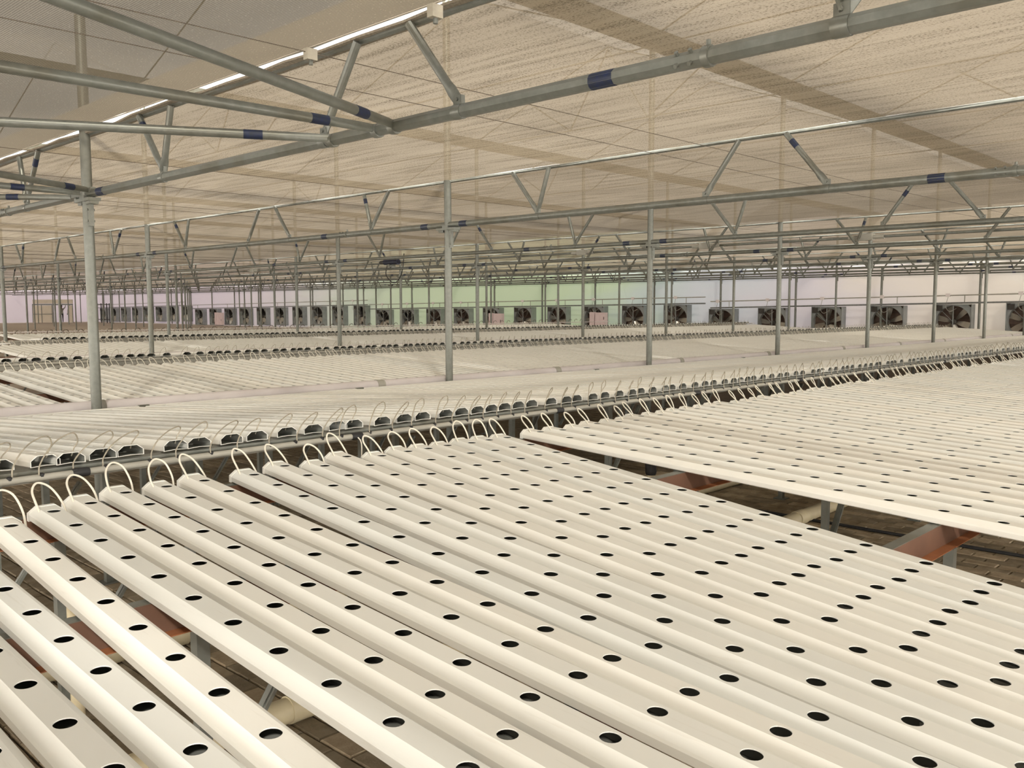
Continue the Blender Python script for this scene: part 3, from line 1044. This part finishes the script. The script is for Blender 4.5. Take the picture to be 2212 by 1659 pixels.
# ------------------------------------------------------------------ drain pipes, troughs, supply pipes
for j in range(0, 3):
    y = rowY(j)
    z0 = ZO - 0.862
    P_ = lambda X: z0 + bd(X)
    t = thing('drain_pipe', ['thick white drain pipe running along the leftmost post row', 'white drain pipe along the second post row', 'white drain pipe along the third post row'][j], 'pipe', (0, y + 0.17, 0))
    mb = MB(); mb.tube([(xx, 0, P_(xx)) for xx in (0.5, 3, 12, 24, 35.5)], 0.056, 20); mb.build('pipe', LILAC, t)
    for xx in (3.05, 6.08, 9.06, 12.05, 14.9, 18.1, 21.2, 24.2, 27.2, 30.2):
        mb = MB()
        mb.tube([(xx - 0.05, 0, P_(xx)), (xx - 0.03, 0, P_(xx))], 0.0605, 20)
        mb.tube([(xx + 0.03, 0, P_(xx)), (xx + 0.05, 0, P_(xx))], 0.0605, 20)
        mb.tube([(xx - 0.05, 0, P_(xx)), (xx + 0.05, 0, P_(xx))], 0.0585, 20)
        mb.build('coupling', GREYPVC, t)
    t = thing('drain_trough', ['narrow white drain trough under the low ends of the second bench', 'white drain trough of the second post row', 'white drain trough of the third post row'][j], 'trough', (0, y - 0.06, 0))
    mb = MB()
    for xa, xb in zip((0.5, 3, 12, 24), (3, 12, 24, 35.5)):
        za, zb = bd(xa), bd(xb)
        pr = [(-0.09, -0.80), (0.0, -0.80), (0.0, -0.735), (-0.008, -0.735), (-0.008, -0.792), (-0.082, -0.792), (-0.082, -0.76), (-0.09, -0.76)]
        n = len(pr)
        v = [(xa, p, ZO - 0.12 + q + za) for p, q in pr] + [(xb, p, ZO - 0.12 + q + zb) for p, q in pr]
        mb.add(v, [(i, (i + 1) % n, n + (i + 1) % n, n + i) for i in range(n)])
    mb.build('trough_profile', PVC, t, smooth=0)
    for xx in (3.3, 5.6, 9.6, 13.6):
        mb = MB(); mb.box(xx, xx + 0.09, -0.012, 0.016, ZO - 0.875 + bd(xx), ZO - 0.85 + bd(xx))
        mb.build('trough_clip', GALV, t, smooth=0)

grom = MB(); grom.tube([(0, 0, 0.004), (0, 0, 0.016), (0, 0, 0.020)], [0.011, 0.011, 0.006], 8); grom_me = grom.mesh('grommet', BLACK)
coup = MB(); coup.tube([(-0.034, 0, 0), (-0.026, 0, 0), (0.026, 0, 0), (0.034, 0, 0)], [0.0175, 0.0195, 0.0195, 0.0175], 14); coup_me = coup.mesh('coupling', BLACK)
for k in range(0, 4):
    yl = 3.875 + BAY * k
    zf = lambda X: ZO - 0.695 + bd(X)
    t = thing('supply_pipe', ['grey feed pipe with black couplings in front of second bench', 'grey feed pipe in front of the fourth bench', 'grey feed pipe in front of the sixth bench', 'pale feed pipe on the farthest bench edge'][k], 'pipe', (0, yl, 0))
    mb = MB(); mb.tube([(xx, 0, zf(xx)) for xx in (0.5, 3, 12, 24, 35.5)], 0.0145, 14); mb.build('pipe', GREYPVC if k < 3 else PALE, t)
    if k == 0:
        for xx in (1.42, 2.84, 4.5, 6.2, 8.0, 9.9, 12.0, 14.2, 17, 20):
            link('coupling', coup_me, t, (xx, 0, zf(xx)))
        for n_, xx in enumerate(X2[:ind_2]):
            link('grommet', grom_me, t, (xx - 0.155, -0.004, zf(xx)))
# near-side feed pipes under the hose loops
for k in range(0, 3):
    mb = MB(); mb.tube([(xx, 0, ZO - 0.862 + bd(xx)) for xx in (0.3, 3, 12, 24, 35.5)], 0.02, 12)
    o = mb.build('feed_pipe', GREYPVC, None, (0, 3.60 + BAY * k, 0))
    tag(o, ['grey feed pipe hidden below the hose loops of the front benches', 'grey feed pipe below the hose loops behind the drain pipe', 'grey feed pipe below the hose loops of the fifth bench'][k], 'pipe')
# farthest bench edge: hooks without channels beyond
hk = MB()
for n_ in range(60):
    xx = 8.4 + n_ * 0.42
    hk.tube(catmull([(xx, 0, 0), (xx + 0.03, -0.02, 0.09), (xx + 0.12, -0.04, 0.11), (xx + 0.16, -0.04, 0.06)], 3), 0.01, 5)
o = hk.build('hose_stub_run', WIRE, None, (0, 3.875 + 3 * BAY, ZO - 0.72 - 0.06)); tag(o, 'row of short hose stubs along the farthest bench edge', 'hoses', None, 'stuff')


# ------------------------------------------------------------------ bench frames
def bench_frame(lab, xa, xb, k, side, legs_x, ypurl):
    T = thing('bench_frame', lab, 'bench frame', (0, BAY * k, 0), None, 'steel bench frames')
    top = (topN if side == 'n' else topF)
    for n_, yl in enumerate(ypurl):
        segs = [xa] + [x_ for x_ in (3, 12, 24) if xa < x_ < xb] + [xb]
        web = MB(); lip = MB(); flange = MB()
        for a, b in zip(segs[:-1], segs[1:]):
            za, zb = top(a, yl) - CH - 0.002, top(b, yl) - CH - 0.002
            def strip(mb, y0, y1, t0, t1):
                mb.add([(a, y0, za + t0), (b, y0, zb + t0), (b, y1, zb + t0), (a, y1, za + t0),
                        (a, y0, za + t1), (b, y0, zb + t1), (b, y1, zb + t1), (a, y1, za + t1)],
                       [(0, 3, 2, 1), (4, 5, 6, 7), (0, 1, 5, 4), (2, 3, 7, 6), (3, 0, 4, 7), (1, 2, 6, 5)])
            strip(flange, yl, yl + 0.045, -0.003, 0.0)
            strip(web, yl, yl + 0.003, -0.095, -0.003)
            strip(lip, yl - 0.045, yl, -0.098, -0.095)
        p = web.build('purlin', PRIMER if side == 'n' else GREYPVC, T, smooth=0)
        flange.build('top_flange', GALV, p, smooth=0)
        lip.build('bottom_flange', REDLIP if side == 'n' else GREYPVC, p, smooth=0)
    for lx in legs_x:
        for yl in ypurl:
            zt = top(lx, yl) - CH - 0.098
            mb = MB(); mb.box(lx - 0.02, lx + 0.02, yl - 0.05, yl - 0.01, 0.008, zt); l_ = mb.build('leg', GALV, T, smooth=0)
            mb = MB(); mb.box(lx - 0.05, lx + 0.05, yl - 0.08, yl + 0.02, 0.0, 0.008); mb.build('foot_plate', GALV, l_, smooth=0)
    for lx in legs_x[::2]:
        for yl in ypurl:
            zt = top(lx, yl) - CH - 0.12
            mb = MB(); mb.bar((lx + 0.36, yl - 0.07, zt), (lx + 0.03, yl - 0.07, zt - 0.48), 0.04, 0.012)
            mb.bar((lx + 0.36, yl - 0.075, zt), (lx + 0.03, yl - 0.075, zt - 0.48), 0.008, 0.02)
            mb.build('diagonal_brace', GALV, T, smooth=0)
    return T


bench_frame('steel frame with brown purlins carrying the front benches', 0.2, 35.6, 0, 'n', [1.2, 3.85, 5.4, 7.0, 9, 11, 13, 15], [0.05, 1.22, 2.45, 3.56])
bench_frame('steel frame with grey rail carrying the second bench', 0.5, 35.6, 0, 'f', [1.2, 2.1, 3.2, 4.3, 5.6, 7, 8.5, 10, 12, 14, 16, 18], [4.34, 5.4, 6.4, 7.4])
bench_frame('steel frame below the bench behind the drain pipe', 1.8, 35.6, 1, 'n', [4, 8, 12, 16, 20], [0.35, 1.8, 3.5])
bench_frame('steel frame below the fourth bench', 3, 35.6, 1, 'f', [4, 8, 12, 16, 20, 24], [4.02, 5.6, 7.4])
bench_frame('steel frame below the fifth bench', 5, 35.3, 2, 'n', [8, 14, 20, 26], [0.35, 1.8, 3.5])
bench_frame('steel frame below the sixth bench', 6, 35.3, 2, 'f', [8, 14, 20, 26], [4.02, 7.4])
bench_frame('steel frame below the farthest bench', 8, 31, 3, 'n', [10, 16, 22, 28], [0.35, 3.5])
# grey rail between feed pipe and channel ends of the second bench
mb = MB()
for a, b in ((0.5, 3), (3, 12), (12, 24), (24, 35.5)):
    za, zb = ZO - 0.668 + bd(a), ZO - 0.668 + bd(b)
    mb.add([(a, 3.925, za - 0.004), (b, 3.925, zb - 0.004), (b, 3.985, zb - 0.002), (a, 3.985, za - 0.002), (a, 3.925, za - 0.022), (b, 3.925, zb - 0.022), (b, 3.985, zb - 0.022), (a, 3.985, za - 0.022)],
           [(0, 1, 2, 3), (0, 4, 5, 1), (4, 7, 6, 5), (3, 2, 6, 7), (0, 3, 7, 4), (1, 5, 6, 2)])
tag(mb.build('end_rail', GALV, smooth=0), 'grey rail right under the open ends of the second bench', 'rail')

# ------------------------------------------------------------------ things seen in the gaps
for y, lab in ((3.0, 'cream floor pipe lying nearer under the front benches'), (4.1, 'cream floor pipe lying farther back under the bench ridge')):
    t = thing('floor_pipe', lab, 'pipe', (0, y, 0.055))
    mb = MB(); mb.tube([(0.2, 0, 0), (12, 0, 0), (30, 0, 0)], 0.05, 16); mb.build('pipe', CREAM, t)
    for xx in (1.9, 4.2, 6.25, 9.2, 12.2):
        mb = MB(); mb.tube([(xx - 0.06, 0, 0), (xx + 0.06, 0, 0)], 0.056, 16); mb.build('coupling', CREAM, t)
t = thing('riser_pipe', 'cream riser pipe with black valve and red handle in gap', 'pipe', (5.10, 3.55, 0))
mb = MB(); mb.tube([(0, 0, 0), (0, 0, 0.46)], 0.027, 14); mb.tube([(0, 0, 0.40), (0, 0, 0.47)], 0.033, 14); mb.build('pipe', CREAM, t)
mb = MB(); mb.tube([(0, 0, 0.47), (0, 0, 0.49), (0, 0, 0.62), (0, 0, 0.64)], [0.034, 0.040, 0.040, 0.034], 14); v_ = mb.build('valve', BLACK, t)
mb = MB(); mb.box(-0.10, -0.03, -0.03, 0.03, 0.575, 0.625); mb.build('valve_handle', REDH, v_, smooth=0)
t = thing('drain_riser', 'cream upright pipe seen through the widest gap between left channels', 'pipe', (1.135, 3.22, 0))
mb = MB(); mb.tube([(0, 0, 0), (0, 0, 0.74)], 0.023, 12); mb.build('pipe', CREAM, t)
mb = MB(); mb.tube([(0, 0, 0.0), (0, 0, 0.09)], 0.03, 12); mb.build('coupling', CREAM, t)
mb = MB(); mb.tube([(6.41, yy, 0.012) for yy in (-0.5, 1.5, 3, 6)], 0.012, 8)
tag(mb.build('floor_cable', BLACK), 'thin black cable lying straight on the paving in the gap', 'cable')
mb = MB(); mb.tube(catmull([(2.83, 3.87, ZO - 0.69), (2.845, 3.84, ZO - 0.73), (2.84, 3.83, ZO - 0.85), (2.87, 3.82, ZO - 0.98)], 4), 0.0035, 6)
tag(mb.build('tie_string', TUBEM), 'white tie string hanging from a feed pipe coupling', 'string')

# ------------------------------------------------------------------ fan wall
FWD, FD = 1.42, 0.42           # casing width, depth


def fan_meshes():
    out = {}
    s = FWD / 2
    cs = MB()
    for a in ((-s, s, -s, -s + 0.03), (-s, s, s - 0.03, s), ):
        cs.box(-FD, 0, a[0], a[1], a[2], a[3])
    cs.box(-FD, 0, -s, -s + 0.03, -s, s); cs.box(-FD, 0, s - 0.03, s, -s, s)
    out['casing'] = (cs, FANCASE)
    sh = MB(); n = 32; R_ = 0.655
    v = []; f = []
    for k in range(n):
        a = 2 * math.pi * (k + 0.5) / n; c, q = math.cos(a), math.sin(a); m_ = (s - 0.03) / max(abs(c), abs(q))
        v.append((-FD + 0.05, c * m_, q * m_))
    for k in range(n):
        a = 2 * math.pi * (k + 0.5) / n; v.append((-FD + 0.05, math.cos(a) * R_, math.sin(a) * R_))
    for k in range(n):
        a = 2 * math.pi * (k + 0.5) / n; v.append((-FD + 0.20, math.cos(a) * R_ * 0.97, math.sin(a) * R_ * 0.97))
    for k in range(n):
        q = (k + 1) % n
        f += [(k, q, n + q, n + k), (n + k, n + q, 2 * n + q, 2 * n + k)]
    sh.add(v, f); out['shroud'] = (sh, FANCASE)
    bl = MB()
    v = []; f = []
    for k in range(5):
        r_ = 0.12 + (0.62 - 0.12) * k / 4; w_ = 0.07 + 0.06 * min(1, k / 2); tw = 0.75 - 0.35 * k / 4
        for u in (-1, 0, 1):
            v.append((-FD + 0.16 + u * w_ * math.sin(tw) + 0.015 * (1 - u * u), u * w_ * math.cos(tw), r_))
    for k in range(4):
        for u in range(2):
            f.append((3 * k + u, 3 * k + u + 1, 3 * k + u + 4, 3 * k + u + 3))
    bl.add(v, f); out['blade'] = (bl, BLADE)
    hb = MB(); hb.tube([(-FD + 0.06, 0, 0), (-FD + 0.08, 0, 0), (-FD + 0.22, 0, 0)], [0.05, 0.11, 0.11], 14); out['hub'] = (hb, FANDARK)
    bb = MB(); bb.box(-FD + 0.03, -FD + 0.05, -0.02, 0.02, -s, s); bb.bar((-FD + 0.04, 0, 0), (-FD + 0.04, 0.48, 0.48), 0.03, 0.012); out['support_bar'] = (bb, FANCASE)
    mt = MB(); mt.tube([(-FD + 0.02, 0.54, 0.54), (-FD + 0.2, 0.54, 0.54)], 0.11, 14); mt.box(-FD + 0.0, -FD + 0.04, 0.42, 0.66, 0.44, 0.66); out['motor'] = (mt, FANDARK)
    lv = MB(); lv.box(-0.04, -0.03, -s + 0.03, s - 0.03, -0.066, 0.062); out['louver'] = (lv, LOUVER)
    return {k: a.mesh(k, b, 30 if k in ('hub', 'motor', 'blade', 'shroud') else 0) for k, (a, b) in out.items()}


FM = fan_meshes()
back_me = MB(); back_me.box(-0.028, -0.02, -FWD / 2 + 0.03, FWD / 2 - 0.03, -FWD / 2 + 0.03, FWD / 2 - 0.03); back_me = back_me.mesh('louver_backing', FANDARK, 0)


def rail_z(y):
    """height of the fan tops: steps where one house meets the next"""
    g = (y - 23.6) / 27.3
    k = math.floor(g)
    base = 0.03 if k < 0 else 0.02
    y0 = 23.6 + 27.3 * k if k >= 0 else 10.0
    return ZO + base - 0.0115 * (y - y0) * (1.6 if k < 0 else 1.0)


fans = []
y = 10.25 - 0.71
ys = []
while y < 104:
    ys.append(y); y += 2.655
nf = 0
for y in ys:
    z = rail_z(y) - FWD / 2
    q = px(XW - FD, y, z)
    if q[0] < 150 or q[0] > W + 60 or y > YEND - 2:
        continue
    lab = 'belt-driven exhaust fan, %s from the right on the fan wall' % ORD[nf]
    t = thing('exhaust_fan', lab, 'fan', (XW, y, z), None, 'exhaust fans along the far wall'); nf += 1
    link('casing', FM['casing'], t); link('shroud', FM['shroud'], t); link('hub', FM['hub'], t); link('support_bar', FM['support_bar'], t)
    link('motor', FM['motor'], t)
    link('louver_backing', back_me, t)
    a0 = random.uniform(0, math.pi)
    for k in range(6):
        link('blade', FM['blade'], t, (0, 0, 0), (a0 + k * math.pi / 3, 0, 0))
    if q[2] < 60:
        for k in range(10):
            link('louver', FM['louver'], t, (0, 0, -0.61 + k * 0.135), (0, 0.12, 0))
# rails above the fans, one run per house
segs = [(8, 23.4), (23.7, 50.8), (51.0, 78.2), (78.4, YEND - 1)]
for n_, (a, b) in enumerate(segs):
    w_ = ['rightmost', 'second from right', 'third from right', 'leftmost'][n_]
    t = thing('wall_rail', '%s run of dark rail and conduit above the exhaust fans' % w_, 'rail', (XW - 0.46, 0, 0), None, 'rails above the fans')
    mb = MB(); mb.tube([(0, a, rail_z(a + 0.4) + 0.05), (0, b, rail_z(b - 0.4) + 0.05)], 0.035, 8); mb.build('rail', RAILM, t)
    mb = MB(); mb.tube([(0, a, rail_z(a + 0.4) + 0.36), (0, b, rail_z(b - 0.4) + 0.36)], 0.025, 8); mb.build('conduit', GREYPVC, t)
    yy = a + 1.1
    while yy < b:
        if px(XW, yy, ZO)[0] > 380:
            zz = rail_z(yy)
            mb = MB(); mb.tube([(0, yy, zz + 0.05), (0, yy, zz + 0.36)], 0.02, 6); mb.build('drop_pipe', GREYPVC, t)
            if yy < 60:
                mb = MB(); mb.box(-0.04, 0.04, yy + 0.55, yy + 0.72, zz + 0.29, zz + 0.43); s_ = mb.build('socket_box', PALE, t, smooth=0)
                mb = MB(); mb.tube(catmull([(0, yy + 0.63, zz + 0.29), (-0.02, yy + 0.7, zz - 0.1), (-0.03, yy + 0.55, zz - 0.30), (0, yy + 0.3, zz - 0.18)], 5), 0.011, 5); mb.build('power_cord', GREYPVC, s_)
        yy += 2.655
for px0, w_, h_, n_ in ((1072, 0.55, 0.62, 'third'), (1293, 0.52, 0.48, 'second'), (472, 0.7, 0.8, 'leftmost')):
    # pale control cabinets standing in front of fans
    best = min(np.arange(10, 90, 0.05), key=lambda yy: abs(px(XW - 0.8, yy, ZO - 0.4)[0] - px0))
    t = thing('control_cabinet', 'pale pink control cabinet before a fan, %s' % {'third': 'middle of three', 'second': 'rightmost of three', 'leftmost': 'leftmost of three'}[n_], 'cabinet', (XW - 0.8, float(best), 0))
    zt = rail_z(float(best)) - 0.35
    mb = MB(); mb.box(-0.12, 0.12, -w_, 0.15, zt - h_ - 0.25, zt); mb.build('body', PINK, t, smooth=0)
    mb = MB(); mb.box(-0.10, 0.10, 0.24, 0.55, zt - h_ - 0.25, zt + 0.02); mb.build('side_box', PINK, t, smooth=0)
    mb = MB(); mb.box(-0.08, 0.08, -w_, 0.55, 0.0, zt - h_ - 0.25); mb.build('stand', RAILM, t, smooth=0)
    mb = MB(); mb.box(-0.125, -0.12, -w_ + 0.06, -w_ + 0.10, zt - h_ + 0.1, zt - h_ + 0.25); mb.build('latch', BLACK, t, smooth=0)

# ------------------------------------------------------------------ far left end of the house
t = thing('entry_porch', 'beige panelled entry porch with dark frame at far left end', 'porch', (33.6, 97.2, 0))
dirv = Vector((34.95 - 32.35, 95.5 - 99.1, 0)); Lp = dirv.length; dirv.normalize()
ang = math.atan2(dirv.y, dirv.x)
t.rotation_euler = (0, 0, ang)
hl = Lp / 2
m = MB(); m.box(-hl, -hl * 0.02, 0, 0.06, 0, 1.75); m.build('panel', BEIGE, t, smooth=0)
m = MB(); m.box(hl * 0.78, hl, 0, 0.06, 0, 1.75); m.build('panel', BEIGE, t, smooth=0)
m = MB(); m.box(-hl, hl, 0.02, 0.08, 1.95, 2.35); m.build('fascia_panel', BEIGE, t, smooth=0)
m = MB(); m.box(-hl - 0.03, hl + 0.03, -0.03, 0.03, 1.78, 1.92); m.build('lintel', RAILM, t, smooth=0)
for u in (-1.0, -0.55, -0.02, 0.78, 1.0):
    m = MB(); m.box(hl * u - 0.025, hl * u + 0.025, -0.05, 0.0, 0, 1.8); m.build('jamb', RAILM, t, smooth=0)
m = MB(); m.box(-hl, 0, -0.04, 0.0, 0.85, 0.90); m.build('mid_rail', RAILM, t, smooth=0)
# black pipe rack in front of the left fans
t = thing('pipe_rack', 'black pipe rack standing before the fans at far left', 'rack', (36.2, 90.5, 0))
for u in (-1.0, -0.35, 1.0, 1.9):
    m = MB(); m.tube([(0, u, 0), (0, u, 1.95)], 0.045, 8); m.build('upright', BLACK, t)
for zz in (0.35, 1.85):
    m = MB(); m.tube([(0, -1.0, zz), (0, 1.9, zz)], 0.035, 8); m.build('crossbar', BLACK, t)


# ------------------------------------------------------------------ two people far away at the porch
def person(loc, rot, lab, joints, edges, radii, clothes):
    me = bpy.data.meshes.new('body'); me.from_pydata(joints, edges, [])
    o = bpy.data.objects.new('person', me); COL.objects.link(o)
    sk = o.modifiers.new('skin', 'SKIN'); sb = o.modifiers.new('sub', 'SUBSURF'); sb.levels = 1; sb.render_levels = 1
    for k, r_ in enumerate(radii):
        me.skin_vertices[0].data[k].radius = (r_, r_)
    me.skin_vertices[0].data[0].use_root = True
    dg = bpy.context.evaluated_depsgraph_get()
    em = bpy.data.meshes.new_from_object(o.evaluated_get(dg))
    o.modifiers.clear()
    o.data = em
    em.shade_smooth()
    em.materials.clear()
    for m_ in clothes: em.materials.append(m_)
    for p in em.polygons:
        z = p.center.z; d_ = abs(p.center.x)
        p.material_index = 0 if (z > 1.44 and d_ < 0.14) else (2 if z < 0.92 else (0 if d_ > 0.52 or z > 1.85 else 1))
    o.location = loc; o.rotation_euler = (0, 0, rot)
    tag(o, lab, 'person')
    m = MB()
    n = 10
    for a in range(4):
        for b in range(n):
            pass
    rings = [(1.66, 0.098), (1.72, 0.092), (1.765, 0.062), (1.785, 0.02)]
    v = [(r_ * math.cos(2 * math.pi * b / n), 0.012 + r_ * 1.1 * math.sin(2 * math.pi * b / n), z) for z, r_ in rings for b in range(n)]
    f = [(a * n + b, a * n + (b + 1) % n, (a + 1) * n + (b + 1) % n, (a + 1) * n + b) for a in range(3) for b in range(n)] + [tuple(3 * n + b for b in range(n))]
    m.add(v, f); m.build('hair', DARKCLOTH, o)
    for u in (-1, 1):
        m = MB(); m.box(u * 0.035 - 0.014, u * 0.035 + 0.014, -0.108, -0.09, 1.625, 1.642); m.build('eye', DARKCLOTH, o, smooth=0)
    m = MB(); m.add([(-0.014, -0.095, 1.585), (0.014, -0.095, 1.585), (0, -0.125, 1.59), (0, -0.098, 1.63)], [(0, 1, 2), (0, 2, 3), (1, 3, 2)]); m.build('nose', SKIN, o, smooth=0)
    return o


J = [(0, 0, 0.95), (0, 0, 1.15), (0, 0, 1.36), (0, 0, 1.47), (0, -0.01, 1.55), (0, -0.012, 1.68),
     (0.10, 0, 0.90), (0.11, -0.02, 0.50), (0.11, 0.0, 0.09), (0.12, -0.13, 0.035),
     (-0.10, 0, 0.90), (-0.11, -0.02, 0.50), (-0.11, 0.0, 0.09), (-0.12, -0.13, 0.035)]
E_ = [(0, 1), (1, 2), (2, 3), (3, 4), (4, 5), (0, 6), (6, 7), (7, 8), (8, 9), (0, 10), (10, 11), (11, 12), (12, 13)]
Rr = [0.15, 0.13, 0.15, 0.06, 0.075, 0.085, 0.09, 0.06, 0.042, 0.035, 0.09, 0.06, 0.042, 0.035]
down = lambda s: [(s * 0.19, 0, 1.38), (s * 0.25, 0.01, 1.11), (s * 0.25, -0.06, 0.87), (s * 0.25, -0.08, 0.78)]
up_ = lambda s: [(s * 0.19, 0, 1.38), (s * 0.38, -0.02, 1.56), (s * 0.44, -0.05, 1.80), (s * 0.42, -0.06, 1.88)]
AR = [0.06, 0.046, 0.034, 0.038]


def with_arms(l, r_):
    j = J + l + r_; n = len(J)
    e = E_ + [(2, n), (n, n + 1), (n + 1, n + 2), (n + 2, n + 3), (2, n + 4), (n + 4, n + 5), (n + 5, n + 6), (n + 6, n + 7)]
    return j, e, Rr + AR + AR


j_, e_, r_ = with_arms(up_(1), down(-1))
person((34.6, 97.6, 0), -0.75, 'distant person in dark clothes with a raised arm by the porch', j_, e_, r_, [SKIN, GREYCLOTH, DARKCLOTH])
j_, e_, r_ = with_arms(down(1), down(-1))
person((35.2, 97.0, 0), -0.9, 'distant standing person in a pale top by the porch opening', j_, e_, r_, [SKIN, PALECLOTH, DARKCLOTH])
